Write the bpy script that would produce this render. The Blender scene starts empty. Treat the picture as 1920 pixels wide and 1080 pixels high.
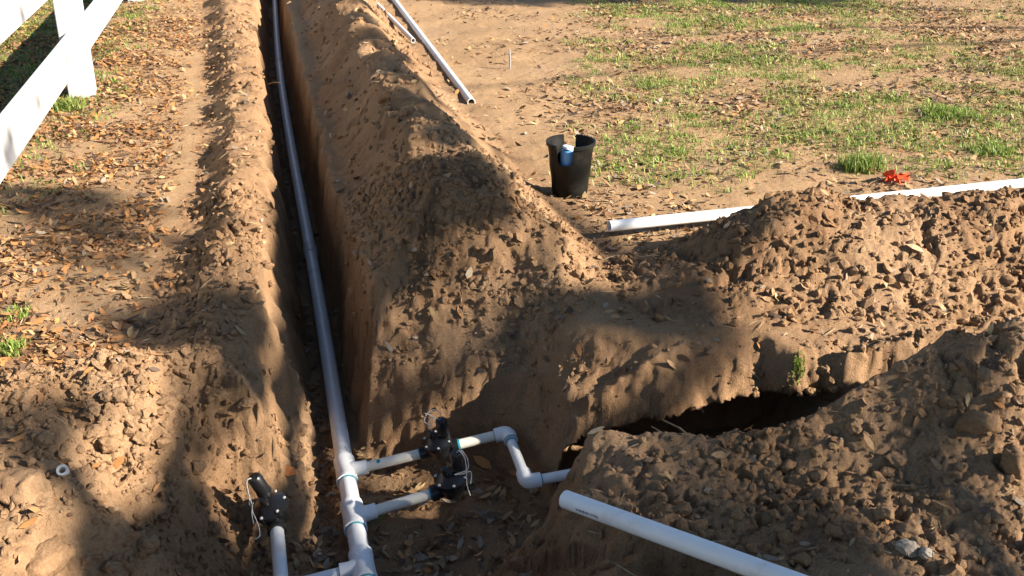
import bpy, math, random
import numpy as np
from mathutils import Vector, Matrix

# ------------------------------------------------------------------ camera, sky, sun, exposure
scene = bpy.context.scene
COL = scene.collection
CAM_H, FPX, PITCH = 1.6, 2000.0, math.radians(24.1)
cam_d = bpy.data.cameras.new('camera')
cam = bpy.data.objects.new('camera', cam_d)
COL.objects.link(cam)
cam_d.sensor_width = 36.0
cam_d.lens = 36.0 * FPX / 1920.0
cam_d.clip_start = 0.05
cam_d.clip_end = 2000.0
cam.location = (0, 0, CAM_H)
cam.rotation_euler = (math.radians(90) - PITCH, 0, 0)
scene.camera = cam

SUN_EL = math.radians(27.5)
SUN_AZ = math.radians(-17.0)            # angle of the direction to the sun from +X towards +Y
SUN = Vector((math.cos(SUN_EL) * math.cos(SUN_AZ), math.cos(SUN_EL) * math.sin(SUN_AZ), math.sin(SUN_EL)))
world = bpy.data.worlds.new('World')
scene.world = world
world.use_nodes = True
wn = world.node_tree
bg = wn.nodes['Background']
sky = wn.nodes.new('ShaderNodeTexSky')
sky.sky_type = 'NISHITA'
sky.sun_disc = False
sky.ozone_density = 3.5
sky.dust_density = 0.3
sky.air_density = 1.2
sky.sun_elevation = SUN_EL
sky.sun_rotation = math.pi / 2 - SUN_AZ
wn.links.new(sky.outputs[0], bg.inputs[0])
bg.inputs[1].default_value = 0.05
sun_d = bpy.data.lights.new('sun', 'SUN')
sun_d.energy = 5.0
sun_d.angle = math.radians(0.6)
sun_d.color = (1.0, 0.90, 0.76)
sun = bpy.data.objects.new('sun', sun_d)
COL.objects.link(sun)
sun.rotation_euler = (-SUN).to_track_quat('-Z', 'Y').to_euler()
scene.view_settings.view_transform = 'Standard'
scene.view_settings.look = 'None'
scene.view_settings.gamma = 1.0
scene.view_settings.use_curve_mapping = False
scene.view_settings.exposure = 1.85

rng = np.random.default_rng(7)
random.seed(7)


def P(px, py, z=0.0):
    """the point at height z that the photograph shows at pixel (px, py)"""
    a = (px - 960) / FPX
    b = -(py - 540) / FPX
    y = math.cos(PITCH) + b * math.sin(PITCH)
    zz = -math.sin(PITCH) + b * math.cos(PITCH)
    t = (z - CAM_H) / zz
    return Vector((a * t, y * t, z))


def project(x, y, z):
    cp, sp_ = math.cos(PITCH), math.sin(PITCH)
    dep = y * cp - (z - CAM_H) * sp_
    up_ = y * sp_ + (z - CAM_H) * cp
    return 960 + FPX * x / dep, 540 - FPX * up_ / dep


# ------------------------------------------------------------------ noise in numpy
PERM = rng.permutation(4096)
RND = rng.random((4096, 4))
GA = rng.random(4096) * 2 * np.pi
GX, GY = np.cos(GA), np.sin(GA)


def hsh(i, j):
    return PERM[(PERM[i & 4095] + j) & 4095]


def perlin(x, y):
    i = np.floor(x).astype(np.int64)
    j = np.floor(y).astype(np.int64)
    u, v = x - i, y - j

    def g(a, b):
        h = hsh(i + a, j + b)
        return GX[h] * (u - a) + GY[h] * (v - b)
    s = u * u * u * (u * (u * 6 - 15) + 10)
    t = v * v * v * (v * (v * 6 - 15) + 10)
    a = g(0, 0) * (1 - s) + g(1, 0) * s
    b = g(0, 1) * (1 - s) + g(1, 1) * s
    return (a * (1 - t) + b * t) * 1.45


def fbm(x, y, f, n=3, seed=0.0, gain=0.5):
    r = np.zeros_like(x)
    a = 1.0
    for k in range(n):
        r += a * perlin(x * f + seed + 17.3 * k, y * f - seed * 1.7 + 9.1 * k)
        f *= 2.03
        a *= gain
    return r


def domes(x, y, f, keep=0.6, seed=0):
    """lumps of random size lying side by side, 0..1"""
    X, Y = x * f + seed, y * f + seed * 0.37
    i0 = np.floor(X).astype(np.int64)
    j0 = np.floor(Y).astype(np.int64)
    out = np.zeros_like(x)
    for a in (-1, 0, 1):
        for b in (-1, 0, 1):
            h = hsh(i0 + a + seed, j0 + b)
            R = RND[h]
            r = 0.30 + 0.55 * R[..., 2]
            dx = X - (i0 + a + R[..., 0])
            dy = Y - (j0 + b + R[..., 1])
            e = 1.0 + 0.5 * np.sin(R[..., 3] * 40)
            q = 1 - (dx * dx * e + dy * dy / e) / (r * r)
            q = np.where((R[..., 3] < keep) & (q > 0), np.maximum(q, 0) ** .75 * r / 0.85, 0)
            out = np.maximum(out, q)
    return out


def sstep(a, b, x):
    t = np.clip((x - a) / (b - a), 0, 1)
    return t * t * (3 - 2 * t)


def smin(a, b, k):
    h = np.clip(0.5 + 0.5 * (b - a) / k, 0, 1)
    return b * (1 - h) + a * h - k * h * (1 - h)


def smax(a, b, k):
    return -smin(-a, -b, k)


def ridge(x, y, pts):
    """pts: (px, py, z, width_left, width_right, end) crest points; spoil heap with a rounded crest"""
    best = np.full_like(x, 9.0)
    hz = np.zeros_like(x)
    den = np.zeros_like(x)
    for (ax, ay, az, al, ar), (bx, by, bz, bl, br) in zip(pts[:-1], pts[1:]):
        ex, ey = bx - ax, by - ay
        L = math.hypot(ex, ey)
        ex, ey = ex / L, ey / L
        t = (x - ax) * ex + (y - ay) * ey
        n = (x - ax) * -ey + (y - ay) * ex          # + = left of the walking direction
        u = np.clip(t / L, 0, 1)
        wl, wr = al + (bl - al) * u, ar + (br - ar) * u
        to = np.maximum(np.maximum(-t, t - L), 0)
        s = np.sqrt((n / np.where(n > 0, wl, wr)) ** 2 + (to / (0.5 * (wl + wr))) ** 2)
        best = np.minimum(best, s)
        wgt = 1.0 / ((s + .15) ** 9)
        hz = hz + wgt * (az + (bz - az) * u)
        den = den + wgt
    hz = hz / den
    s = np.clip(best, 0, 1)
    prof = np.where(s < 0.25, 1 - s * s * 1.1, 0)
    lin = (1 - s) / 0.75 * (1 - 0.25 ** 2 * 1.1)
    prof = np.where(s < 0.25, prof, lin)
    prof = prof * prof * 0.35 + prof * 0.65
    return hz * prof, best


def W(px, py, z, wl, wr):
    p = P(px, py, z)
    return (p.x, p.y, z, wl, wr)


PIPE_PX = [(515, 0), (520, 100), (533, 200), (550, 300), (564, 375), (583, 475), (600, 575), (617, 680), (632, 780),
           (643, 850), (655, 925), (668, 1000), (684, 1080), (704, 1180)]
PIPE_Z = -0.45
PIPE = [P(a, b, PIPE_Z) for a, b in PIPE_PX]
py_ = np.array([p.y for p in PIPE][::-1])
px_ = np.array([p.x for p in PIPE][::-1])
# extend the run beyond the frame
dxe, dye = PIPE[0].x - PIPE[1].x, PIPE[0].y - PIPE[1].y
py_ = np.append(py_, py_[-1] + 4 * dye)
px_ = np.append(px_, px_[-1] + 4 * dxe)

MOUND = [(-2.2, 12.6, 0.22, 0.46, 0.3), W(648, 0, .27, .46, .33), W(722, 130, .30, .50, .36), W(800, 230, .33, .52, .40), W(862, 320, .35, .52, .50),
         (-0.13, 3.72, .27, .52, .55)]
BERM = [(-3.1, 12.2, .1, .3, .25), W(428, 0, .11, .28, .25), W(450, 150, .11, .28, .22), W(455, 300, .12, .26, .22), W(440, 420, .12, .26, .25),
        W(440, 520, .10, .3, .3), (-0.95, 3.1, .08, .4, .3)]
LHEAP = [(-2.4, 2.15, .10, .5, .8), (-1.5, 2.50, .12, .38, .8), (-1.12, 2.74, .16, .34, .6), (-0.93, 2.9, .08, .3, .4)]
RHEAP = [(0.68, 3.62, .10, .3, .45), (0.90, 3.72, .25, .32, .55), (1.13, 3.78, .30, .34, .60), (1.40, 3.80, .265, .34, .62), (1.72, 3.84, .25, .36, .64), (3.2, 4.05, .24, .36, .7)]
NHEAP = [(0.42, 2.40, .0, .2, .4), (0.62, 2.47, .03, .2, .5), (0.80, 2.56, .09, .22, .65), (0.95, 2.68, .17, .28, .8), (1.15, 2.74, .24, .34, .85), (1.46, 2.80, .31, .38, .85), (3.0, 2.95, .34, .4, .85)]
# pit floor outline: x, y, floor z, steep slope, height where the slope eases, easy slope
PIT = [(-.70, 3.34, -0.525, 4, .5, 1.), (-.56, 3.24, -0.515, 3.2, .26, .8), (-.30, 3.19, -0.505, 3.0, .22, .9), (-.06, 3.19, -0.495, 3.0, .22, .9), (.03, 3.10, -0.485, 3., .25, .9),
       (.10, 2.96, -0.485, 2.2, .25, .6), (.13, 2.76, -0.485, 2.6, .3, .8), (.02, 2.66, -0.495, 1.4, .28, .35), (-.14, 2.52, -0.505, .9, .25, .3), (-.24, 2.30, -0.515, .8, .25, .3), (-.24, 1.9, -0.515, .8, .25, .3),
       (-.70, 1.9, -0.495, 1.0, .3, .5), (-.74, 2.40, -0.475, 1.3, .3, .5), (-.76, 2.66, -0.475, 1.9, .3, .6), (-.62, 2.78, -0.495, 2.6, .32, .7), (-.66, 3.0, -0.515, 3, .34, .8)]
SIDE = [(-0.02, 2.86, -.43), (.25, 2.82, -.42), (.55, 2.80, -.42), (.85, 2.83, -.40), (1.05, 2.86, -.18), (1.3, 2.9, .0), (3.0, 3.2, .05)]


def pitfield(x, y):
    best = np.full_like(x, 99.0)
    A = [np.zeros_like(x) for _ in range(4)]
    inside = np.zeros(x.shape, bool)
    n = len(PIT)
    for k in range(n):
        a, b = PIT[k], PIT[(k + 1) % n]
        ex, ey = b[0] - a[0], b[1] - a[1]
        u = np.clip(((x - a[0]) * ex + (y - a[1]) * ey) / (ex * ex + ey * ey), 0, 1)
        d = np.hypot(x - a[0] - u * ex, y - a[1] - u * ey)
        m = d < best
        best = np.where(m, d, best)
        for q in range(4):
            A[q] = np.where(m, a[2 + q] + (b[2 + q] - a[2 + q]) * u, A[q])
        c = ((a[1] > y) != (b[1] > y))
        xi = a[0] + (y - a[1]) / (ey if abs(ey) > 1e-9 else 1e-9) * ex
        inside ^= c & (x < xi)
    d = np.where(inside, -best, best)
    return d, A


def terrain(x, y):
    """height, dug soil mask, roughness"""
    x = np.asarray(x, float)
    y = np.asarray(y, float)
    wx = x + 0.035 * fbm(x, y, 2.6, 2, 3.0)
    wy = y + 0.035 * fbm(x, y, 2.6, 2, 31.0)
    base = 0.018 * fbm(x, y, .5, 2, 5.) + 0.012 * fbm(x, y, 2.2, 3, 11.)
    hm, sm = ridge(wx, wy, MOUND)
    hb, sb = ridge(wx, wy, BERM)
    hl, sl = ridge(wx, wy, LHEAP)
    hr, sr = ridge(wx, wy, RHEAP)
    hn, sn = ridge(wx, wy, NHEAP)
    lump = 1 + 0.22 * fbm(x, y, 3.1, 2, 41.)
    heap = smax(smax(smax(hm, hb, .03), hl, .05), smax(hr, hn, .03), .03) * lump
    up = base + np.maximum(heap, 0)
    dug = np.clip(np.maximum.reduce([1.15 - sm, 1.2 - sb, 1.2 - sl, 1.2 - sr, 1.2 - sn]) * 5, 0, 1)
    rough = 0.10 + np.maximum.reduce([0.72 * sstep(1.1, .7, sm), 0.9 * sstep(1.15, .8, sb), 1.15 * sstep(1.1, .8, sl), 1.0 * sstep(1.1, .8, sr), 1.1 * sstep(1.1, .8, sn)])
    # spoil slumped over the bank in the gap between the two heaps, and foreground soil
    fg = sstep(3.0, 2.5, y) * sstep(3.3, 2.3, y)
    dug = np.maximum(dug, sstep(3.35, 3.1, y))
    rough = np.maximum(rough, 0.45 * sstep(3.3, 2.9, y))
    up = up + sstep(.05, .3, x) * sstep(2.75, 2.3, y) * (-.06)
    ragged = 0.018 * fbm(x, y, 7., 3, 61.) + 0.012 * fbm(x, y, 1.7, 2, 66.)
    # main trench
    pc = np.interp(y, py_, px_)
    d = np.maximum((pc - .085 + .02 * perlin(y * 1.3, y * 0 + .5)) - x, x - (pc + .065)) + ragged * 1.5
    far_ = sstep(3.1, 4.2, y)
    s = np.where(x > pc, 5. + 3. * far_, 3.5 + 3. * far_)
    t1 = -.495 + np.maximum(d, 0) * s + np.maximum(0, 3.15 - y) * 3
    # pit
    pd, A = pitfield(x, y)
    pd = np.maximum(pd + ragged * 1.3, 0)
    t2 = A[0] + np.minimum(pd * A[1], A[2] * .6 + pd * A[3] + np.maximum(A[2] * .4 - 0 * pd, 0))
    # side trench
    bd = np.full_like(x, 9.0)
    bz = np.zeros_like(x)
    bs = np.zeros_like(x)
    for a, b in zip(SIDE[:-1], SIDE[1:]):
        ex, ey = b[0] - a[0], b[1] - a[1]
        L2 = ex * ex + ey * ey
        u = np.clip(((x - a[0]) * ex + (y - a[1]) * ey) / L2, 0, 1)
        dd = np.hypot(x - a[0] - u * ex, y - a[1] - u * ey)
        n = ((x - a[0]) * -ey + (y - a[1]) * ex)
        m = dd < bd
        bd = np.where(m, dd, bd)
        bz = np.where(m, a[2] + (b[2] - a[2]) * u, bz)
        bs = np.where(m, n, bs)
    sd = np.maximum(bd - .10 + ragged * 1.2, 0)
    t3 = bz + np.where(bs > 0, np.minimum(np.minimum(sd * 3.6, .13 + sd * 1.9), .30 + sd * .75), np.minimum(sd * 3.2, .36 + sd * .9))
    is3 = (t3 <= t1) & (t3 <= t2) & (bs > 0)
    cut = np.minimum(np.minimum(t1, t2), t3)
    bank = sstep(3.6, 3.0, y)
    cut = cut + bank * sstep(-.42, -.25, cut) * (.09 * fbm(x, y, 3.2, 2, 71.) + .04 * fbm(x, y, 8., 2, 76.)) * np.where(bs > 0, .35, 1.)
    z = smin(up, cut, .05)
    below = np.clip((up - z) / .05, 0, 1)
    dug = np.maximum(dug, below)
    wall = below * sstep(-.4, -.3, z)
    floor_ = below * sstep(-.3, -.4, z)
    rough = np.maximum(rough * (1 - .45 * wall), .25 * below)
    rough = np.maximum(rough, .95 * bank * below * sstep(-.42, -.30, z) * sstep(.25, .0, x))
    rough = np.maximum(rough, .85 * sstep(1.05, .8, sm) * sstep(4.6, 4.0, y))
    rough = np.maximum(rough, .9 * sstep(3.0, 2.8, y) * sstep(-.6, -.8, x) * sstep(-.42, -.30, z))
    # crumbs and clods
    r = rough
    patch = np.clip(.75 + .9 * fbm(x, y, 2.3, 2, 81.), .10, 1.7)
    qx = x + .022 * perlin(x * 11 + 3, y * 11) + .009 * perlin(x * 31, y * 31 + 5)
    qy = y + .022 * perlin(x * 11 + 50, y * 11 + 8) + .009 * perlin(x * 31 + 70, y * 31)
    ridged = 1 - np.abs(fbm(x, y, 9., 3, 141., .6))
    z = z + r * patch * (.011 * domes(qx, qy, 7.5, .26, 3) + 0.005 * domes(qx, qy, 17., .3, 11) + .003 * domes(qx, qy, 36., .4, 23) + .002 * domes(qx, qy, 75., .6, 29) + .010 * (ridged - .75) - .004)
    z = z - r * patch * (.020 * sstep(.40, .66, fbm(x, y, 7., 3, 171., .6)) + .012 * sstep(.40, .62, fbm(x, y, 17., 3, 181., .6)))
    z = z + (.35 + .8 * r) * (.0045 * fbm(x, y, 14., 3, 91., .62) + .0026 * fbm(x, y, 44., 3, 93., .7))
    z = z + wall * .004 * fbm(x, y, 22., 3, 99.)
    # sideways relief: crumbled walls, and the far lip of the side trench overhangs
    lip = .011 * fbm(x, y, 6., 3, 151.)
    lip = lip + np.interp(x, [.15, .3, .52, .75, 1.0], [-.32, -.262, -.195, -.150, -.115])
    hang = is3 * sstep(.10, .22, x) * sstep(1.1, .95, x) * sstep(lip + .02, lip - .03, z)
    terrain.dx = wall * .010 * fbm(x - y, z * 1.3, 12., 3, 121., .6)
    terrain.dy = wall * .010 * fbm(x + y, z * 1.3, 12., 3, 131., .6) + hang * .34
    return z, dug, rough


def hz(x, y):
    return float(terrain(np.array([x]), np.array([y]))[0][0])


# ------------------------------------------------------------------ materials
def new_mat(name):
    m = bpy.data.materials.new(name)
    m.use_nodes = True
    nt = m.node_tree
    return m, nt, nt.nodes['Principled BSDF']


def nd(nt, typ, **kw):
    n = nt.nodes.new(typ)
    for k, v in kw.items():
        if k in n.inputs:
            n.inputs[k].default_value = v
        else:
            setattr(n, k, v)
    return n


def mixc(nt, fac, a, b, blend='MIX'):
    n = nt.nodes.new('ShaderNodeMix')
    n.data_type = 'RGBA'
    n.blend_type = blend
    for s, v in ((0, fac), (6, a), (7, b)):
        if hasattr(v, 'is_output') or isinstance(v, bpy.types.NodeSocket):
            nt.links.new(v, n.inputs[s])
        elif s == 0:
            n.inputs[0].default_value = v
        else:
            n.inputs[s].default_value = (*v, 1)
    return n.outputs[2]


def ramp(nt, src, stops):
    r = nt.nodes.new('ShaderNodeValToRGB')
    el = r.color_ramp.elements
    while len(el) < len(stops):
        el.new(0.5)
    for e, (p, c) in zip(el, stops):
        e.position = p
        e.color = (c, c, c, 1) if not isinstance(c, tuple) else (*c, 1)
    nt.links.new(src, r.inputs[0])
    return r.outputs[0]


def noise(nt, scale, detail=4, rough=.55, coord=None):
    n = nd(nt, 'ShaderNodeTexNoise', Scale=scale, Detail=detail, Roughness=rough)
    if coord is None:
        coord = nt.nodes.new('ShaderNodeNewGeometry').outputs['Position']
    nt.links.new(coord, n.inputs['Vector'])
    return n.outputs[0]


def bump(nt, bs, src, strength, dist):
    b = nd(nt, 'ShaderNodeBump', Strength=strength, Distance=dist)
    nt.links.new(src, b.inputs['Height'])
    nt.links.new(b.outputs[0], bs.inputs['Normal'])


def soil_nodes(nt, bs, dugsock=None):
    n1 = ramp(nt, noise(nt, 2.3, 5, .6), [(.3, 0.), (.7, 1.)])
    n2 = ramp(nt, noise(nt, 23, 5, .65), [(.32, 0.), (.68, 1.)])
    n3 = ramp(nt, noise(nt, 160, 3, .6), [(.3, 0.), (.7, 1.)])
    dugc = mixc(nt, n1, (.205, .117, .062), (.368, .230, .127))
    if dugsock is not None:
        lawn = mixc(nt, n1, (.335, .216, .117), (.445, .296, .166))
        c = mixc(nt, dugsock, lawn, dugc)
    else:
        c = dugc
    c = mixc(nt, n2, c, mixc(nt, .5, c, (.34, .222, .132)))
    c = mixc(nt, ramp(nt, noise(nt, 1.1, 6, .7), [(.50, 0.), (.66, .55)]), c, (.37, .255, .162))
    dark = mixc(nt, 1.0, c, (.66, .62, .58), 'MULTIPLY')
    c = mixc(nt, n3, dark, c)
    nt.links.new(c, bs.inputs['Base Color'])
    bs.inputs['Roughness'].default_value = 1.0
    bs.inputs['Specular IOR Level'].default_value = 0.08
    add = nt.nodes.new('ShaderNodeMath')
    add.operation = 'ADD'
    nt.links.new(noise(nt, 90, 6, .7), add.inputs[0])
    nt.links.new(noise(nt, 350, 3, .6), add.inputs[1])
    bump(nt, bs, add.outputs[0], .75, .008)


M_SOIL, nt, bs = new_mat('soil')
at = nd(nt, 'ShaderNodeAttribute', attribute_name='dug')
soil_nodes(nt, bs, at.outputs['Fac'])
M_CLOD, nt, bs = new_mat('clod_soil')
soil_nodes(nt, bs)
M_ROCK, nt, bs = new_mat('grey_rock')
c = mixc(nt, ramp(nt, noise(nt, 40, 5), [(.3, 0.), (.7, 1.)]), (.20, .165, .13), (.33, .28, .225))
nt.links.new(c, bs.inputs['Base Color'])
bs.inputs['Roughness'].default_value = .9
bump(nt, bs, noise(nt, 120, 5), .5, .004)


def vc_mat(name, rough, spec=.2, trans=0.0):
    m, nt, bs = new_mat(name)
    a = nd(nt, 'ShaderNodeAttribute', attribute_name='tint')
    v = ramp(nt, noise(nt, 140, 3), [(.3, .72), (.7, 1.)])
    c = mixc(nt, 1.0, a.outputs['Color'], v, 'MULTIPLY')
    nt.links.new(c, bs.inputs['Base Color'])
    bs.inputs['Roughness'].default_value = rough
    bs.inputs['Specular IOR Level'].default_value = spec
    if trans:
        tr = nt.nodes.new('ShaderNodeBsdfTranslucent')
        nt.links.new(c, tr.inputs[0])
        mx = nt.nodes.new('ShaderNodeMixShader')
        mx.inputs[0].default_value = trans
        nt.links.new(bs.outputs[0], mx.inputs[1])
        nt.links.new(tr.outputs[0], mx.inputs[2])
        nt.links.new(mx.outputs[0], nt.nodes['Material Output'].inputs[0])
    return m


M_LEAF = vc_mat('dry_leaf', .7, .25, .12)
M_GRASS = vc_mat('grass_blade', .55, .3, .3)
M_STRAW = vc_mat('dry_straw', .8, .2)


def plain(name, col, rough=.5, spec=.5, var=.12, nscale=18, bmp=0.0, dirt=None):
    m, nt, bs = new_mat(name)
    lo = tuple(c * (1 - var) for c in col)
    c = mixc(nt, ramp(nt, noise(nt, nscale, 4), [(.3, 0.), (.7, 1.)]), lo, col)
    if dirt:
        c = mixc(nt, ramp(nt, noise(nt, 9, 6, .7), [(.52, 0.), (.75, dirt)]), c, (.36, .24, .15))
    nt.links.new(c, bs.inputs['Base Color'])
    bs.inputs['Roughness'].default_value = rough
    bs.inputs['Specular IOR Level'].default_value = spec
    if bmp:
        bump(nt, bs, noise(nt, nscale * 8, 4), bmp, .003)
    return m


M_PVC = plain('white_pvc', (.62, .62, .617), .38, .45, .03, dirt=.5)
M_PVCC = plain('white_pvc_clean', (.76, .77, .775), .35, .45, .03, dirt=.4)
M_CREAM = plain('white_pvc_cream', (.72, .69, .61), .38, .45, .03, dirt=.12)
M_VINYL = plain('white_vinyl', (.50, .50, .497), .42, .4, .03, 6, dirt=.08)
M_PRIMER = plain('blue_pipe_cement', (.03, .33, .44), .35, .5, .35, 60)
M_BLACK = plain('black_plastic', (.012, .012, .013), .32, .5, .2, bmp=.05)
M_POT = plain('black_pot_plastic', (.005, .0055, .005), .5, .22, .25, 10, bmp=.08, dirt=.05)
M_SCREW = plain('steel_screw', (.55, .55, .55), .35, .8)
M_WIRE = plain('white_wire', (.42, .42, .42), .5, .4)
M_BLUE = plain('blue_plastic', (.13, .36, .68), .35, .5, .1)
M_SUNLIT_TOP = plain('pale_blue_sunlit_top', (.62, .73, .82), .4, .5, .05)  # pale tone painted for sun catching the container's top
M_ORANGE = plain('orange_tape', (.85, .085, .02), .45, .4, .25, 40)
M_INK = plain('printed_ink', (.10, .12, .17), .6, .3)
M_STAKE = plain('grey_wire_stake', (.22, .23, .25), .5, .5)
M_BARK = plain('tree_bark', (.12, .09, .065), .9, .2, .4, 12, bmp=.6)
M_TWIG = plain('dry_twig', (.27, .20, .13), .9, .2, .3, 40)
M_CROWN = plain('green_tree_leaf', (.075, .10, .035), .6, .3, .3, 5)


# ------------------------------------------------------------------ object helpers
def tag(o, label=None, cat=None, group=None, kind=None):
    for k, v in (('label', label), ('category', cat), ('group', group), ('kind', kind)):
        if v:
            o[k] = v
    return o


def rootloc(p):
    while p.parent:
        p = p.parent
    return Vector(p.location)


def mesh_obj(name, verts, faces, mat, parent=None, smooth=True, loc=None, bevel=0, slots=None):
    """verts in world space; a child's mesh is stored relative to its thing's base"""
    o0 = rootloc(parent) if parent else Vector(loc if loc is not None else (0, 0, 0))
    me = bpy.data.meshes.new(name)
    me.from_pydata([tuple(Vector(v) - o0) for v in verts], [], faces)
    me.materials.append(mat)
    if smooth:
        me.polygons.foreach_set('use_smooth', [True] * len(me.polygons))
    me.update()
    o = bpy.data.objects.new(name, me)
    COL.objects.link(o)
    if parent:
        o.parent = parent
    else:
        o.location = o0
    if smooth:
        try:
            me.set_sharp_from_angle(angle=math.radians(38))
        except Exception:
            pass
    if bevel:
        b = o.modifiers.new('bevel', 'BEVEL')
        b.width = bevel
        b.segments = 2
        b.limit_method = 'ANGLE'
    return o


def np_mesh(name, V, F, mat, attrs=None, smooth=False, colors=None):
    """V (n,3), F (m,k) numpy; fast path"""
    me = bpy.data.meshes.new(name)
    k = F.shape[1]
    me.vertices.add(len(V))
    me.vertices.foreach_set('co', V.astype(np.float32).ravel())
    me.loops.add(F.size)
    me.loops.foreach_set('vertex_index', F.astype(np.int32).ravel())
    me.polygons.add(len(F))
    me.polygons.foreach_set('loop_start', np.arange(0, F.size, k, dtype=np.int32))
    me.polygons.foreach_set('loop_total', np.full(len(F), k, np.int32))
    me.polygons.foreach_set('use_smooth', np.full(len(F), smooth, bool))
    me.update(calc_edges=True)
    for nme, arr in (attrs or {}).items():
        a = me.attributes.new(nme, 'FLOAT', 'POINT')
        a.data.foreach_set('value', arr.astype(np.float32))
    if colors is not None:
        a = me.attributes.new('tint', 'FLOAT_COLOR', 'POINT')
        c = np.ones((len(V), 4), np.float32)
        c[:, :3] = colors
        a.data.foreach_set('color', c.ravel())
    me.materials.append(mat)
    o = bpy.data.objects.new(name, me)
    COL.objects.link(o)
    return o


def empty(name, loc, label, cat, group=None):
    o = bpy.data.objects.new(name, None)
    o.empty_display_size = .1
    COL.objects.link(o)
    o.location = loc
    return tag(o, label, cat, group)


def copy_tree(o, parent=None):
    c = o.copy()
    COL.objects.link(c)
    c.parent = parent
    for ch in list(o.children):
        copy_tree(ch, c)
    return c


def sweep(path, radii, n=20, wall=0.0, cap=True):
    """tube along a path; wall > 0 gives an open pipe with real wall thickness"""
    path = [Vector(p) for p in path]
    if not hasattr(radii, '__len__'):
        radii = [radii] * len(path)
    V, F, rings = [], [], []
    ref = None
    for i, p in enumerate(path):
        if i == 0:
            t = path[1] - path[0]
        elif i == len(path) - 1:
            t = path[-1] - path[-2]
        else:
            t = (path[i + 1] - p).normalized() + (p - path[i - 1]).normalized()
        if t.length < 1e-9:
            t = path[min(i + 1, len(path) - 1)] - path[max(i - 1, 0)]
        t.normalize()
        if ref is None:
            ref = Vector((0, 0, 1)) if abs(t.z) < .9 else Vector((1, 0, 0))
        a = (ref - t * ref.dot(t)).normalized()
        b = t.cross(a)
        ref = a
        rings.append((p, a, b))

    def ring(k, r):
        p, a, b = rings[k]
        s = len(V)
        for q in range(n):
            w = 2 * math.pi * q / n
            V.append(p + a * (math.cos(w) * r) + b * (math.sin(w) * r))
        return s

    def join(s, e):
        for q in range(n):
            F.append((s + q, s + (q + 1) % n, e + (q + 1) % n, e + q))
    st = [ring(k, radii[k]) for k in range(len(path))]
    for s, e in zip(st[:-1], st[1:]):
        join(s, e)
    if wall > 0:
        si = [ring(k, radii[k] - wall) for k in range(len(path))]
        for s, e in zip(si[:-1], si[1:]):
            join(e, s)
        join(si[0], st[0])
        join(st[-1], si[-1])
    elif cap:
        F.append(tuple(st[0] + q for q in range(n))[::-1])
        F.append(tuple(st[-1] + q for q in range(n)))
    return V, F


def merge(*parts):
    V, F = [], []
    for v, f in parts:
        o = len(V)
        V += list(v)
        F += [tuple(i + o for i in q) for q in f]
    return V, F


def box(c, ax, ay, az, sx, sy, sz):
    c = Vector(c)
    V = []
    for dx, dy, dz in ((-1, -1, -1), (1, -1, -1), (1, 1, -1), (-1, 1, -1), (-1, -1, 1), (1, -1, 1), (1, 1, 1), (-1, 1, 1)):
        V.append(c + ax * (dx * sx / 2) + ay * (dy * sy / 2) + az * (dz * sz / 2))
    return V, [(0, 3, 2, 1), (4, 5, 6, 7), (0, 1, 5, 4), (1, 2, 6, 5), (2, 3, 7, 6), (3, 0, 4, 7)]


def arc(p0, corner, p1, n=8):
    """rounded corner through corner between p0 and p1"""
    p0, c, p1 = Vector(p0), Vector(corner), Vector(p1)
    return [p0 * (1 - t) ** 2 + c * (2 * t * (1 - t)) + p1 * t * t for t in [k / n for k in range(n + 1)]]


Z = Vector((0, 0, 1))

# ------------------------------------------------------------------ the ground: one sheet to the horizon, fine where it is seen
NR, NC = 900, 920
yr = np.exp(np.linspace(math.log(1.35), math.log(13.0), NR))
back = 1.35 - np.geomspace(.02, 300, 14)[::-1]
front = 13.0 + np.geomspace(.06, 900, 18)
rows = np.concatenate([back, yr, front])
uc = np.linspace(-1, 1, NC)
yw = np.clip(rows, 1.35, 13.0)
half = 0.70 + 0.58 * yw
core = uc[None, :] * half[:, None]
ext = np.geomspace(.03, 900, 16)
Xg = np.concatenate([core[:, :1] - ext[None, ::-1], core, core[:, -1:] + ext[None, :]], axis=1)
Yg = np.repeat(rows[:, None], Xg.shape[1], axis=1)
shp = Xg.shape
zz, dug, rough = terrain(Xg.ravel(), Yg.ravel())
fade = 1 - sstep(20, 60, np.hypot(Xg.ravel(), Yg.ravel()))
zz = zz * fade
V = np.stack([Xg.ravel() + terrain.dx, Yg.ravel() + terrain.dy, zz], axis=1)
I = np.arange(shp[0] * shp[1]).reshape(shp)
F = np.stack([I[:-1, :-1].ravel(), I[:-1, 1:].ravel(), I[1:, 1:].ravel(), I[1:, :-1].ravel()], axis=1)
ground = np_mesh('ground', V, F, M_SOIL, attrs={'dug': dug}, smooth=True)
tag(ground, 'bare tan earth with dug trenches and spoil heaps', 'ground', kind='structure')
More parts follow.
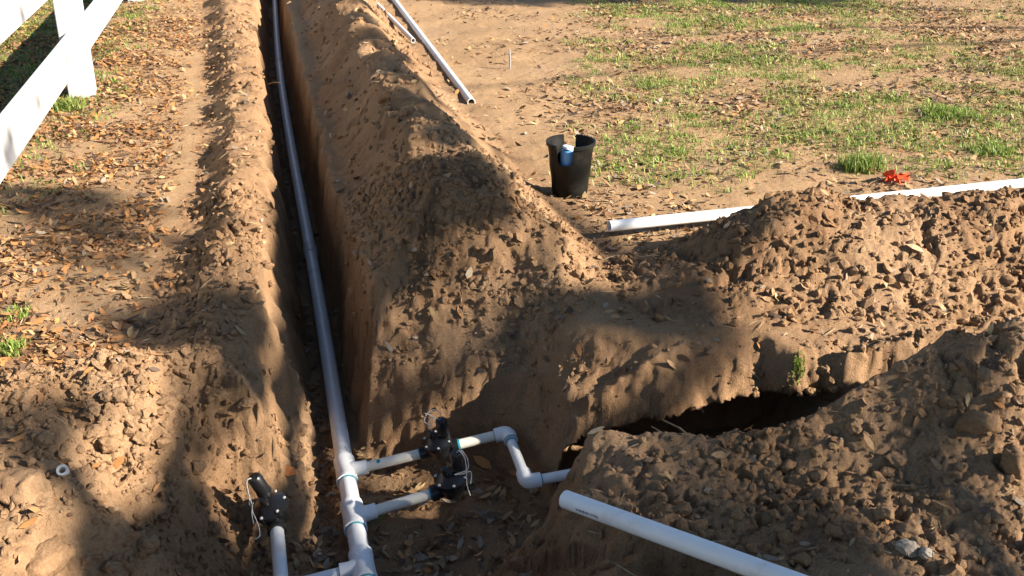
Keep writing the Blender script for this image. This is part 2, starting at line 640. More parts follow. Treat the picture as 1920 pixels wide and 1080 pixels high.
#OBJECTS
# ------------------------------------------------------------------ white vinyl fence on the left
FA, FB = P(157, 183, 0), P(258, 8, 0)
fdir = (FB - FA)
BAY = fdir.length
fdir.normalize()
fper = Vector((fdir.y, -fdir.x, 0))
fence = empty('ranch_fence', FA, 'white vinyl rail fence along the leaf-strewn strip on the left', 'fence')
PW = .145
for k in (-1, 0, 1, 2):
    b = FA + fdir * (BAY * k)
    z0 = hz(b.x, b.y) - .15
    v, f = box((b.x, b.y, (z0 + 1.22) / 2), fper, fdir, Z, PW, PW, 1.22 - z0)
    post = mesh_obj('post', v, f, M_VINYL, fence, smooth=False, bevel=.006)
    c = Vector((b.x, b.y, 1.22))
    hw = PW / 2 + .008
    cv = [c + fper * (a * hw) + fdir * (d * hw) + Z * e for e in (0.001, .025) for a, d in ((-1, -1), (1, -1), (1, 1), (-1, 1))] + [c + Z * .07]
    mesh_obj('post_cap', cv, [(0, 3, 2, 1), (0, 1, 5, 4), (1, 2, 6, 5), (2, 3, 7, 6), (3, 0, 4, 7), (4, 5, 8), (5, 6, 8), (6, 7, 8), (7, 4, 8)], M_VINYL, post, smooth=False)
for k in (-1, 0, 1):
    for zb in (.215, .69, 1.02):
        hgt = .195 if zb < .9 else .15
        a = FA + fdir * (BAY * k + PW / 2 - .02)
        b = FA + fdir * (BAY * (k + 1) - PW / 2 + .02)
        m = (a + b) / 2
        v, f = box((m.x, m.y, zb + hgt / 2), fper, fdir, Z, .045, (b - a).length, hgt)
        mesh_obj('rail', v, f, M_VINYL, fence, smooth=False, bevel=.005)

# ------------------------------------------------------------------ irrigation pipe assembly in the trench
R2, R1 = .0302, .0175


def run_at(px, py, z=PIPE_Z):
    y = P(px, py, z).y
    return Vector((float(np.interp(y, py_, px_)), y, z))


T1, T2, T3 = run_at(648, 884), run_at(671, 970), run_at(682, 1066)
manifold = empty('irrigation_pipe', run_at(600, 575, -.48), 'long white pipe run in the narrow trench with tees and two black valves', 'pipe')
path = [Vector((x, y, PIPE_Z)) for x, y in zip(px_, py_)][::-1]
fine = []
for a, b in zip(path[:-1], path[1:]):
    for k in range(6):
        fine.append(a.lerp(b, k / 6))
fine.append(path[-1])
sm = [p.copy() for p in fine]
for _ in range(12):
    sm = [sm[0]] + [(sm[i - 1] + sm[i] * 2 + sm[i + 1]) / 4 for i in range(1, len(sm) - 1)] + [sm[-1]]
for p in sm:
    p.z += .006 * math.sin(p.y * 1.1)
RUN = sm
ry = np.array([p.y for p in RUN][::-1])
rx = np.array([p.x for p in RUN][::-1])
rz = np.array([p.z for p in RUN][::-1])


def on_run(y):
    return Vector((float(np.interp(y, ry, rx)), y, float(np.interp(y, ry, rz))))


v, f = sweep(RUN, R2, 24)
main_pipe = mesh_obj('main_pipe', v, f, M_PVCC, manifold)
for py in (475, 118):
    y = P(580, py, PIPE_Z).y
    v, f = sweep([on_run(y - .02), on_run(y - .015), on_run(y + .085), on_run(y + .11)], [R2 + .0005, R2 + .005, R2 + .005, R2 + .0005], 24, cap=False)
    mesh_obj('bell_joint', v, f, M_PVC, manifold)


def rdir(y):
    return (on_run(y + .06) - on_run(y - .06)).normalized()


def tee(T, bd, blen=.075):
    y = T.y
    c = on_run(y)
    t = rdir(y)
    RT = R2 + .007
    L = .068
    prof = [(-L, R2 + .001), (-L, RT), (-L + .018, RT), (-L + .022, RT - .002), (L - .022, RT - .002), (L - .018, RT), (L, RT), (L, R2 + .001)]
    a = sweep([c + t * q for q, _ in prof], [r for _, r in prof], 28, cap=False)
    bprof = [(0, R1 + .012), (RT * .8, R1 + .011), (RT + .012, R1 + .0075), (blen, R1 + .0075), (blen + .0005, R1 + .0005)]
    b = sweep([c + bd * q for q, _ in bprof], [r for _, r in bprof], 24, cap=False)
    o = mesh_obj('tee', *merge(a, b), M_PVCC, manifold)
    for sg, w in ((-1, .007), (1, .004)):
        e = c + t * (sg * (L + .0005))
        rr = sweep([e, e + t * (sg * w)], [R2 + .0022, R2 + .0014], 28, cap=False)
        mesh_obj('primer_ring', *rr, M_PRIMER, o)
    return c


def ring(c, d, r, w, parent, name='primer_ring', mat=None):
    v, f = sweep([c, c + d * w], [r, r], 24, cap=False)
    return mesh_obj(name, v, f, mat or M_PRIMER, parent)


def valve(parent, c, u, up, scale=1.0, wires=0, name='valve', label=None):
    """globe valve: body with two sockets, round bonnet with screws, solenoid with lead wires"""
    u = u.normalized()
    w = (up - u * up.dot(u)).normalized()
    vv = w.cross(u)
    S = scale
    pr = [(-.066, .020), (-.066, .0255), (-.045, .0255), (-.043, .0215), (.043, .0215), (.045, .0255), (.066, .0255), (.066, .020)]
    barrel = sweep([c + u * (q * S) for q, _ in pr], [r * S for _, r in pr], 12)
    bowl = sweep([c + w * (q * S) for q in (-.024, -.018, .010, .018, .026)], [r * S for r in (.020, .034, .041, .047, .048)], 24)
    body = mesh_obj(name, *merge(barrel, bowl), M_BLACK, parent)
    if label:
        body['label'] = label
    bon = sweep([c + w * (q * S) for q in (.0275, .029, .038, .043, .052, .058)], [r * S for r in (.046, .050, .050, .042, .030, .012)], 28)
    bonnet = mesh_obj('bonnet', *bon, M_BLACK, body)
    for k in range(6):
        a = math.pi / 6 + k * math.pi / 3
        p = c + (u * math.cos(a) + vv * math.sin(a)) * (.0455 * S) + w * (.037 * S)
        boss = sweep([p - w * (.012 * S), p + w * (.004 * S)], .0075 * S, 10)
        mesh_obj('bolt_boss', *boss, M_BLACK, body)
        sc_ = sweep([p + w * (.0045 * S), p + w * (.007 * S), p + w * (.0085 * S)], [.0048 * S, .0045 * S, .002 * S], 10)
        mesh_obj('screw', *sc_, M_SCREW, body)
    q0 = c + u * (.030 * S)
    sol = sweep([q0 + w * (h * S) for h in (.035, .060, .061, .068, .069, .118, .124, .126)], [r * S for r in (.017, .017, .021, .021, .0195, .0195, .016, .006)], 18)
    mesh_obj('solenoid', *sol, M_BLACK, body)
    # flow-control stem beside the solenoid
    q1 = c - u * (.012 * S)
    st = sweep([q1 + w * (h * S) for h in (.05, .066, .067, .078, .080)], [r * S for r in (.009, .009, .012, .012, .008)], 12)
    mesh_obj('bleed_knob', *st, M_BLACK, body)
    top = q0 + w * (.123 * S)
    for k, pts in enumerate(WIRES[wires]):
        pp = [top + u * (a * S) + vv * (b * S) + w * (h * S) for a, b, h in pts]
        cr = []
        for i in range(len(pp) - 1):
            p0, p1, p2, p3 = pp[max(i - 1, 0)], pp[i], pp[i + 1], pp[min(i + 2, len(pp) - 1)]
            for t in (0, .25, .5, .75):
                cr.append(.5 * ((2 * p1) + (p2 - p0) * t + (2 * p0 - 5 * p1 + 4 * p2 - p3) * t * t + (3 * p1 - p0 - 3 * p2 + p3) * t ** 3))
        cr.append(pp[-1])
        mesh_obj('lead_wire', *sweep(cr, .0015, 6), M_WIRE, body)
    return body


WIRES = [
    [[(0, 0, -.004), (-.01, -.01, .018), (-.03, -.012, .022), (-.045, -.02, .006), (-.035, -.03, -.015)],
     [(0, 0, -.004), (.004, .01, .02), (-.016, .02, .032), (-.042, .006, .030), (-.052, -.016, .018), (-.03, -.03, .012), (-.02, -.012, .026), (-.045, 0, .042)]],
    [[(0, 0, -.004), (.010, -.012, .014), (.020, -.026, -.012), (.016, -.028, -.06), (.010, -.036, -.10), (.012, -.05, -.13)],
     [(0, 0, -.004), (.016, -.006, .010), (.028, -.018, -.02), (.020, -.028, -.05), (-.02, -.030, -.052), (.004, -.034, -.055), (.030, -.03, -.06), (.022, -.032, -.10)]],
    [[(0, 0, -.004), (-.012, .016, .008), (-.03, .026, -.02), (-.05, .030, -.045), (-.075, .034, -.05), (-.09, .04, -.07)],
     [(0, 0, -.004), (-.006, .018, .004), (-.03, .03, -.03), (-.048, .036, -.044), (-.052, .022, -.036), (-.056, .034, -.052), (-.095, .03, -.075), (-.125, .032, -.085), (-.135, .045, -.082)]]]

E1 = P(952, 811, -.345)
E2 = P(988, 904, -.385)
E3 = P(1086, 886, -.37)
c1 = on_run(T1.y)
b1 = (E1 - c1).normalized()
tee(T1, b1)
L1 = (E1 - c1).length
v1c = c1 + b1 * (L1 * .575)
mesh_obj('branch_pipe', *sweep([c1 + b1 * .03, v1c - b1 * .05], R1, 20), M_CREAM, manifold)
valve(manifold, v1c, b1, Vector((.05, -.12, 1)), 1.0, 0, label='black valve on the rear branch nearest the trench wall')
ring(v1c - b1 * .070, b1, R1 + .002, .006, manifold)
mesh_obj('branch_pipe', *sweep([v1c + b1 * .05, E1 - b1 * .03], R1, 20), M_CREAM, manifold)
ring(v1c + b1 * .0665, b1, R1 + .002, .007, manifold)
p = c1 + b1 * (L1 * .205)
wq = (Z - b1 * b1.dot(Z)).normalized()
mesh_obj('primer_blot', *sweep([p + (wq * .9 - b1.cross(wq) * -.43).normalized() * (R1 - .001), p + (wq * .9 - b1.cross(wq) * -.43).normalized() * (R1 + .0009)], [.008, .006], 10), M_PRIMER, manifold)


def elbow(c, din, dout, label=None):
    """90 degree socket elbow: two collars and a rounded knee"""
    a0, a1 = c - din * .046, c + dout * .046
    pth = [a0, c - din * .026] + arc(c - din * .022, c, c + dout * .022, 8) + [c + dout * .026, a1]
    rr = [R1 + .0075, R1 + .0075] + [R1 + .0085] * 9 + [R1 + .0075, R1 + .0075]
    return mesh_obj('elbow', *sweep(pth, rr, 22), M_PVCC, manifold)


d2 = (E2 - E1).normalized()
d3 = (E3 - E2).normalized()
e1 = elbow(E1, b1, d2)
ring(E1 - b1 * .0475, b1, R1 + .0015, .003, e1, mat=M_BLACK)
ring(E1 + d2 * .041, d2, R1 + .009, .006, e1)
ring(E1 + d2 * .0475, d2, R1 + .0015, .006, e1)
mesh_obj('link_pipe', *sweep([E1 + d2 * .04, E2 - d2 * .04], R1, 20), M_PVCC, manifold)
e2 = elbow(E2, d2, d3)
ring(E2 + d3 * .0465, d3, R1 + .0012, .004, e2)
mesh_obj('outlet_pipe', *sweep([E2 + d3 * .04, E3, E3 + d3 * .35 + Vector((0, -.04, -.03))], R1, 20), M_PVCC, manifold)

c2 = on_run(T2.y)
V2 = P(848, 914, -.40)
b2 = (V2 - c2).normalized()
tee(T2, b2)
mesh_obj('branch_pipe', *sweep([c2 + b2 * .03, V2 - b2 * .05], R1, 20), M_CREAM, manifold)
valve(manifold, V2, b2, Vector((.1, -.05, 1)), 1.08, 1, label='black valve on the nearer branch with white wires hanging down')
ring(V2 - b2 * .0765, b2, R1 + .002, .007, manifold)
t3 = rdir(T3.y)
b3 = Vector((-t3.y, t3.x, 0)).normalized()
c3 = on_run(T3.y)
tee(T3, b3, .07)
mesh_obj('branch_pipe', *sweep([c3 + b3 * .03, c3 + b3 * .42 + Vector((0, -.02, -.03))], R1, 20), M_PVCC, manifold)

# left valve on its own stub of pipe
LV0 = P(527, 1085, -.36)
LV1 = P(519, 992, -.335)
ul = (LV1 - LV0).normalized()
lv = empty('irrigation_valve', LV0, 'black valve with looped white wires on a pipe stub left of the main run', 'valve')
vc = LV1 + ul * .062
mesh_obj('pipe_stub', *sweep([LV0 - ul * .16 - Z * .05, LV0, LV1 + ul * .03], .0205, 20), M_PVC, lv)
valve(lv, vc, ul, Vector((-.42, .1, 1)), 1.12, 2)


# ------------------------------------------------------------------ loose pipes
def loose_pipe(a, b, r, label, mat=M_PVC, sag=0.0, name='loose_pipe'):
    a, b = Vector(a), Vector(b)
    pts = [a.lerp(b, k / 14) - Z * (sag * math.sin(math.pi * k / 14)) for k in range(15)]
    o = mesh_obj(name, *sweep(pts, r, 24, wall=.004), mat, loc=a)
    return tag(o, label, 'pipe')


fa, fb = P(1060, 936, -.045), P(1620, 1140, .10)
fp = loose_pipe(fa, fb, .0243, 'white loose pipe with printed mark slanting across the shaded foreground soil', M_PVCC)
ax = (fb - fa).normalized()
tocam = (cam.location - fa).normalized()
e_ = (tocam - ax * ax.dot(tocam)).normalized()
g_ = ax.cross(e_)
if g_.z > 0:
    g_ = -g_
rr = random.Random(4)
V, F = [], []
s = .058
while s < .135:
    wdt = rr.uniform(.002, .0048)
    a0 = math.radians(rr.uniform(28, 32))
    a1 = math.radians(rr.uniform(42, 47))
    for a_, b_ in ((a0, a0 + .08), (a1 - .08, a1)) if rr.random() < .4 else ((a0, a1),):
        o = len(V)
        for q, an in ((s, a_), (s + wdt, a_), (s + wdt, b_), (s, b_)):
            V.append(fa + ax * q + (e_ * math.cos(an) + g_ * math.sin(an)) * .0247)
        F.append((o, o + 1, o + 2, o + 3))
    s += wdt + rr.uniform(.0008, .0025)
mesh_obj('printed_mark', V, F, M_INK, fp, smooth=False)
loose_pipe(P(1142, 424, .09), P(1990, 336, .045), .0225, 'long white pipe lying behind the right spoil heap, one end showing', M_PVCC)
loose_pipe(P(884, 192, .03), P(650, -118, .05), .024, 'longer of two grey-white pipes on the sand beside the far mound', M_PVC)
loose_pipe(P(775, 76, .08), P(600, -100, .07), .017, 'thinner, shorter white pipe beside the far mound slope', M_PVC)

# ------------------------------------------------------------------ cut nursery pot with a blue container in it
pc0 = P(1068, 371, 0)
pz = hz(pc0.x, pc0.y) + .002
pot = empty('nursery_pot', (pc0.x, pc0.y, pz), 'black plastic nursery pot with notches cut in its rim on the leafy sand', 'pot')
PH, RB, RT_ = .243, .078, .104
tocam2 = Vector((-pc0.x, -pc0.y, 0)).normalized()
right2 = Vector((-tocam2.y, tocam2.x, 0))
NA, NZ = 96, 30
N1 = (-36, 6, .088)          # front notch: angle from the viewer's side, depth
N2 = (168, 198, .11)


def pot_pt(an, h, r):
    a = math.radians(an)
    return Vector((pc0.x, pc0.y, pz)) + (tocam2 * math.cos(a) + right2 * math.sin(a)) * r + Z * h


def cut_h(an):
    for a0, a1, dp in (N1, N2):
        for q in (an, an - 360):
            if a0 <= q <= a1:
                s_ = (q - (a0 + a1) / 2) / ((a1 - a0) / 2)
                return PH - dp * (1 - .25 * abs(s_) ** 6) if a0 == N1[0] else PH - dp
    return PH


V, F = [], []
ths = [k * 360 / NA for k in range(NA)]
edges = []
for a0, a1, _ in (N1, N2):
    edges += [a0 % 360, (a0 - .01) % 360, a1 % 360, (a1 + .01) % 360]
ths = sorted(set(ths + edges))
NA = len(ths)
for side in (0, 1):
    for an in ths:
        hc = cut_h(an)
        for j in range(NZ + 1):
            h = hc * j / NZ
            r = RB + (RT_ - RB) * h / PH - side * .0022 + .0012 * math.sin(h * 60) * (h > .02)
            V.append(pot_pt(an, h, r))
H1_ = NA * (NZ + 1)
for k in range(NA):
    k2 = (k + 1) % NA
    for j in range(NZ):
        a, b, c, d = k * (NZ + 1) + j, k2 * (NZ + 1) + j, k2 * (NZ + 1) + j + 1, k * (NZ + 1) + j + 1
        F.append((a, b, c, d))
        F.append((H1_ + d, H1_ + c, H1_ + b, H1_ + a))
    F.append((k * (NZ + 1) + NZ, k2 * (NZ + 1) + NZ, H1_ + k2 * (NZ + 1) + NZ, H1_ + k * (NZ + 1) + NZ))
F.append(tuple(k * (NZ + 1) for k in range(NA))[::-1])
F.append(tuple(H1_ + k * (NZ + 1) for k in range(NA)))
mesh_obj('pot_wall', V, F, M_POT, pot)
for a0, a1 in ((N1[1] + 1, N2[0] - 1), (N2[1] + 1, 360 + N1[0] - 1)):
    V, F = [], []
    n = 40
    for k in range(n + 1):
        an = a0 + (a1 - a0) * k / n
        for r, h in ((RT_ + .0005, PH - .016), (RT_ + .006, PH - .014), (RT_ + .0065, PH + .001), (RT_ - .002, PH + .001)):
            V.append(pot_pt(an, h, r))
    for k in range(n):
        for j in range(3):
            F.append((k * 4 + j, k * 4 + 4 + j, k * 4 + 5 + j, k * 4 + 1 + j))
    F += [(0, 1, 2, 3), (n * 4 + 3, n * 4 + 2, n * 4 + 1, n * 4)]
    mesh_obj('rim', V, F, M_POT, pot)
bc = pot_pt(-15, .006, .040)
can = empty('blue_container', bc, 'blue container with painted sunlit top seen through the notch of the black pot', 'container')
mesh_obj('container_body', *sweep([bc + Z * h for h in (0, .004, .12, .196, .208)], [.028, .033, .034, .034, .030], 24), M_BLUE, can)
tl = Vector((.25, .1, 1)).normalized()
mesh_obj('sunlit_top', *sweep([bc + Z * .209 + tl * h for h in (.001, .003, .012, .016)], [.026, .029, .028, .020], 24), M_SUNLIT_TOP, can)  # tilted pale disc, the sun highlight put into its colour

# ------------------------------------------------------------------ white pipe ring on the left heap
rp = P(127, 927, 0)
rp = P(127, 927, hz(rp.x, rp.y + .12))
rp.z = hz(rp.x, rp.y) + .012
dr = Vector((.15, -.55, .8)).normalized()
o = mesh_obj('pipe_ring', *sweep([rp - dr * .008, rp + dr * .010], .0145, 24, wall=.0055), M_PVC, loc=rp - dr * .008)
tag(o, 'small white plastic ring lying on the shaded left heap', 'ring')

# ------------------------------------------------------------------ orange tape scrap in the grass
tp = P(1676, 346, 0)
tp.z = hz(tp.x, tp.y)
tape = empty('marking_tape', tp, 'crumpled orange-red tape scrap on dry leaves behind the right heap', 'tape')
rr = random.Random(11)
for k in range(7):
    p = tp + Vector((rr.uniform(-.06, .02), rr.uniform(-.03, .05), .012 + rr.uniform(0, .012)))
    d = Vector((rr.uniform(-.3, 1), rr.uniform(-1, .2), 0)).normalized()
    V, F = [], []
    q = p.copy()
    sd_ = Vector((rr.uniform(-1, 1), rr.uniform(-1, 1), rr.uniform(.2, 1))).normalized()
    for i in range(9):
        d = (d + Vector((rr.uniform(-.5, .5), rr.uniform(-.5, .5), rr.uniform(-.35, .3)))).normalized()
        q = q + d * .013
        q.z = max(q.z, tp.z + .008)
        sd_ = (sd_ + Vector((rr.uniform(-.4, .4), rr.uniform(-.4, .4), rr.uniform(-.2, .5)))).normalized()
        V += [q - sd_ * .012, q + sd_ * .012]
        if i:
            F.append((2 * i - 2, 2 * i - 1, 2 * i + 1, 2 * i))
    mesh_obj('tape_strand', V, F, M_ORANGE, tape)

# thin marker stake out on the sand
sp = P(955, 136, 0)
sp.z = hz(sp.x, sp.y)
o = mesh_obj('marker_stake', *sweep([sp - Z * .06, sp + Vector((.005, 0, .06)), sp + Vector((.0, .01, .13))], .006, 8), M_STAKE, loc=sp - Z * .06)
tag(o, 'thin grey stake standing alone on the bare sand', 'stake')

# ------------------------------------------------------------------ clods, stones, twigs
ICO_V = []
g = (1 + 5 ** .5) / 2
for a in (-1, 1):
    for b in (-g, g):
        ICO_V += [(0, a, b), (a, b, 0), (b, 0, a)]
ICO_V = np.array(ICO_V, float)
ICO_V /= np.linalg.norm(ICO_V[0])
ICO_F = []
for i in range(12):
    for j in range(i + 1, 12):
        for k in range(j + 1, 12):
            a, b, c = ICO_V[i], ICO_V[j], ICO_V[k]
            if abs(np.linalg.norm(a - b) - 1.0515) < .01 and abs(np.linalg.norm(b - c) - 1.0515) < .01 and abs(np.linalg.norm(a - c) - 1.0515) < .01:
                ICO_F.append((i, j, k) if np.dot(np.cross(b - a, c - a), a) > 0 else (i, k, j))
ICO_F = np.array(ICO_F)


def subdiv(V, F):
    V = [tuple(v) for v in V]
    mid = {}

    def m(a, b):
        k = (min(a, b), max(a, b))
        if k not in mid:
            p = (np.array(V[a]) + np.array(V[b])) / 2
            V.append(tuple(p / np.linalg.norm(p)))
            mid[k] = len(V) - 1
        return mid[k]
    out = []
    for a, b, c in F:
        x, y_, z_ = m(a, b), m(b, c), m(c, a)
        out += [(a, x, z_), (b, y_, x), (c, z_, y_), (x, y_, z_)]
    return np.array(V), np.array(out)


S1V, S1F = subdiv(ICO_V, ICO_F)
S2V, S2F = subdiv(S1V, S1F)
S2V, S2F = subdiv(S2V, S2F)


def lumpy(V, seed, amp=.25):
    r = np.random.default_rng(seed)
    out = V.copy()
    for k in range(7):
        d = r.normal(size=3)
        d /= np.linalg.norm(d)
        off = r.uniform(.55, .85)
        dd = out @ d
        out -= np.clip(dd - off, 0, None)[:, None] * d * .85            # knock flat facets off
    ph = r.uniform(0, 6, 6)
    n = np.sin(V[:, 0] * 4.1 + ph[0]) * np.sin(V[:, 1] * 4.7 + ph[1]) + .6 * np.sin(V[:, 2] * 8 + ph[2]) * np.sin(V[:, 0] * 9 + ph[3]) + .4 * r.normal(size=len(V)) * .5
    if len(V) > 200:
        for f_, a_ in ((6, .10), (13, .06), (24, .035)):
            n = n + (a_ / (amp * .4)) * np.sin(V[:, 0] * f_ + ph[3] + 2 * V[:, 1] * f_ * .3) * np.sin(V[:, 1] * f_ * 1.1 + ph[4]) * np.sin(V[:, 2] * f_ * .9 + ph[5])
    return out * (1 + amp * .4 * n)[:, None]


CLOD_ME = []
for k in range(8):
    v = lumpy(S2V, 100 + k)
    me = bpy.data.meshes.new('clod')
    me.from_pydata([tuple(q) for q in v], [], [tuple(q) for q in S2F])
    me.polygons.foreach_set('use_smooth', [True] * len(S2F))
    me.materials.append(M_CLOD)
    CLOD_ME.append(me)
ROCK_ME = []
for k in range(3):
    v = lumpy(S2V, 200 + k, .1)
    me = bpy.data.meshes.new('stone')
    me.from_pydata([tuple(q) for q in v], [], [tuple(q) for q in S2F])
    me.materials.append(M_ROCK)
    ROCK_ME.append(me)


def on_ground(px, py):
    """where the sight line through a photo pixel meets the built ground"""
    zs = np.linspace(.6, -.55, 400)
    pts = [P(px, py, float(z)) for z in zs]
    h = terrain(np.array([p.x for p in pts]), np.array([p.y for p in pts]))[0]
    k = np.argmax((h >= zs) & (terrain.dy < .02))
    return Vector((pts[k].x, pts[k].y, float(h[k])))


def put_clod(p, size, label, group=None, mes=CLOD_ME, name='dirt_clod', cat='clod', squash=None):
    o = bpy.data.objects.new(name, random.choice(mes))
    COL.objects.link(o)
    sq = squash or (random.uniform(.8, 1.2), random.uniform(.75, 1.0), random.uniform(.6, .8))
    o.scale = (size * sq[0], size * sq[1], size * sq[2])
    o.rotation_euler = (random.uniform(-.3, .3), random.uniform(-.3, .3), random.uniform(0, 6.28))
    o.location = (p.x, p.y, p.z + size * sq[2] * .15)
    return tag(o, label, cat, group)


put_clod(on_ground(1700, 1035), .034, 'grey angular stone among round clods low on the right heap', mes=ROCK_ME, name='stone', cat='stone')
put_clod(on_ground(1735, 1042), .022, 'small grey stone touching the larger angular stone on its right side', mes=ROCK_ME, name='stone', cat='stone')
put_clod(on_ground(1908, 885), .05, 'large dark clod cut by the right edge of the picture', squash=(.8, .8, 1.3))
put_clod(on_ground(1830, 800), .055, 'broad flat-faced clod high on the near right heap', squash=(1.2, .7, .8))
put_clod(on_ground(45, 925), .075, 'big pale sunlit clod beside the white plastic ring', squash=(1.3, .9, .7))
put_clod(on_ground(90, 1055), .06, 'pale clod at the lower left corner of the picture', squash=(1.3, .9, .7))
put_clod(on_ground(1700, 1000), .034, 'round dark clod just above the grey angular stone')
put_clod(on_ground(1660, 968), .028, 'round clod up and left of the grey angular stone')
put_clod(on_ground(1560, 1000), .022, 'rounded clod on the shaded right soil left of the stones')
put_clod(on_ground(1350, 1050), .024, 'small brown clod under the slanting foreground pipe')
put_clod(on_ground(812, 262), .028, 'reddish clod perched on the crest of the long mound', squash=(.7, .7, 1.1))
put_clod(on_ground(80, 830), .035, 'brown clod on the shaded left heap above the pale clod')
ZONES = [('clods on the near right heap', 'crumbly brown clod strewn on the near right heap', [(1400, 1920, 680, 1060)], 75, (.010, .030)),
         ('clods on the far right heap', 'brown clod sticking out of the far right heap', [(1330, 1920, 400, 660)], 35, (.012, .028)),
         ('clods on the left berm', 'tan clod on the low berm left of the main trench', [(360, 510, 20, 560)], 45, (.014, .032)),
         ('clods on the left heap', 'tan clod half sunk in the left spoil heap', [(0, 480, 680, 1070)], 70, (.008, .034)),
         ('clods in the foreground soil', 'dark clod on the shaded soil around the foreground pipe', [(950, 1400, 880, 1075)], 25, (.008, .018))]
for grp, lab, rects, n, (lo, hi) in ZONES:
    made = []
    for k in range(n):
        x0, x1, y0, y1 = rects[0]
        q = on_ground(random.uniform(x0, x1), random.uniform(y0, y1))
        made.append(put_clod(q, lo + (hi - lo) * random.random() ** 2.2, lab, grp))
    where = lab[lab.index(' clod ') + 6:]
    tone = lab[:lab.index(' clod ')]
    left_ = sorted(made, key=lambda o: project(o.location.x, o.location.y, o.location.z)[0])
    left_[0]['label'] = 'leftmost %s clod %s' % (tone, where)
    left_[-1]['label'] = 'rightmost %s clod %s' % (tone, where)
    big = sorted(left_[1:-1], key=lambda o: -max(o.scale))
    for word, o in zip(('largest', 'second largest', 'third largest'), big):
        o['label'] = '%s %s clod %s' % (word, tone, where)


def scatter(n, ymin=1.7, ymax=12.0, spread=.55):
    """points spread evenly over the ground that can be seen, and a margin"""
    y = np.sqrt(rng.uniform(ymin ** 2, ymax ** 2, n))
    x = rng.uniform(-1, 1, n) * (.55 + spread * y)
    return x, y


def normals(x, y):
    e = .012
    z0, dg, ro = terrain(x, y)
    hangs = terrain.dy.copy()
    zx = terrain(x + e, y)[0]
    zy = terrain(x, y + e)[0]
    n = np.stack([-(zx - z0) / e, -(zy - z0) / e, np.ones_like(x)], 1)
    n /= np.linalg.norm(n, axis=1)[:, None]
    n[hangs > .02, 2] = 0
    return z0, n, dg, ro


# crumbs too many to count
x, y = scatter(40000, 1.7, 9.0)
x2, y2 = scatter(52000, 1.7, 4.4)
x, y = np.append(x, x2), np.append(y, y2)
x2, y2 = rng.uniform(-1.9, -.55, 12000), rng.uniform(1.75, 3.1, 12000)
x, y = np.append(x, rng.uniform(-.75, .45, 12000)), np.append(y, rng.uniform(3.1, 4.6, 12000))
x, y = np.append(x, x2), np.append(y, y2)
z, dg, ro = terrain(x, y)
keep = (terrain.dy < .02) & (rng.random(len(x)) < np.clip(ro * .58 * (dg + .12), 0, 1) * np.clip(1 + 1.2 * fbm(x, y, 2.3, 2, 81.), .1, 2))
x, y, z, ro = x[keep], y[keep], z[keep], ro[keep]
n = len(x)
size = .0018 + .016 * rng.random(n) ** 6 * np.clip(ro * 1.2, .4, 1.1)
size *= np.clip(.7 + .12 * y, .9, 1.6)
vv_ = np.concatenate([(lumpy(ICO_V, 300 + k, .4) * np.random.default_rng(k).uniform(.6, 1.3, (1, 3)) * np.random.default_rng(50 + k).uniform(.7, 1.25, (12, 1)))[None] for k in range(10)])[rng.integers(0, 10, n)]
qt = rng.normal(size=(n, 4))
qt /= np.linalg.norm(qt, axis=1)[:, None]
w0, x0_, y0_, z0_ = qt.T
ROT = np.stack([np.stack([1 - 2 * (y0_ ** 2 + z0_ ** 2), 2 * (x0_ * y0_ - z0_ * w0), 2 * (x0_ * z0_ + y0_ * w0)], 1),
                np.stack([2 * (x0_ * y0_ + z0_ * w0), 1 - 2 * (x0_ ** 2 + z0_ ** 2), 2 * (y0_ * z0_ - x0_ * w0)], 1),
                np.stack([2 * (x0_ * z0_ - y0_ * w0), 2 * (y0_ * z0_ + x0_ * w0), 1 - 2 * (x0_ ** 2 + y0_ ** 2)], 1)], 1)
vv_ = vv_ * rng.uniform(.5, 1.35, (n, 1, 3))
Vc = np.einsum('nij,nkj->nki', ROT, vv_) * size[:, None, None] + np.stack([x, y, z + size * .12], 1)[:, None, :]
Fc = (ICO_F[None] + (np.arange(n) * 12)[:, None, None]).reshape(-1, 3)
crumbs = np_mesh('soil_crumbs', Vc.reshape(-1, 3), Fc, M_CLOD, smooth=False)
tag(crumbs, 'loose crumbs of dug soil scattered over heaps and banks', 'soil crumbs', kind='stuff')

# ------------------------------------------------------------------ fallen leaves
PAL = np.array([(.36, .22, .115), (.41, .195, .07), (.19, .105, .055), (.27, .215, .16), (.09, .057, .038), (.43, .30, .15), (.33, .165, .07)])


def leaf_mesh(name, x, y, z, nrm, ln, wd, col, lift=.004, tilt=.5):
    n = len(x)
    an = rng.uniform(0, 2 * np.pi, n)
    nn = nrm + rng.normal(0, tilt, (n, 3)) * np.array([1, 1, .3])
    nn /= np.linalg.norm(nn, axis=1)[:, None]
    d = np.stack([np.cos(an), np.sin(an), np.zeros(n)], 1)
    d -= nn * (d * nn).sum(1)[:, None]
    d /= np.linalg.norm(d, axis=1)[:, None]
    sd = np.cross(nn, d)
    curl = rng.uniform(-.12, .4, n)
    fold = rng.uniform(.0, .5, n)
    prof = [(-.5, 0, 1.), (-.22, .42, .1), (-.22, -.42, .1), (.16, .5, 0.), (.16, -.5, 0.), (.5, 0, 1.2)]
    c = np.stack([x, y, z + lift + ln * .10 * np.abs(rng.normal(0, 1, n))], 1)
    vs = []
    for a, b, q in prof:
        vs.append(c + d * (a * ln)[:, None] + sd * (b * wd)[:, None] + nn * (ln * curl * q * .35 + abs(b) * wd * fold)[:, None])
    Vv = np.stack(vs, 1).reshape(-1, 3)
    f = np.array([(0, 2, 1), (1, 2, 4), (1, 4, 3), (3, 4, 5)])
    Ff = (f[None] + (np.arange(n) * 6)[:, None, None]).reshape(-1, 3)
    return np_mesh(name, Vv, Ff, M_LEAF, colors=np.repeat(col, 6, axis=0))


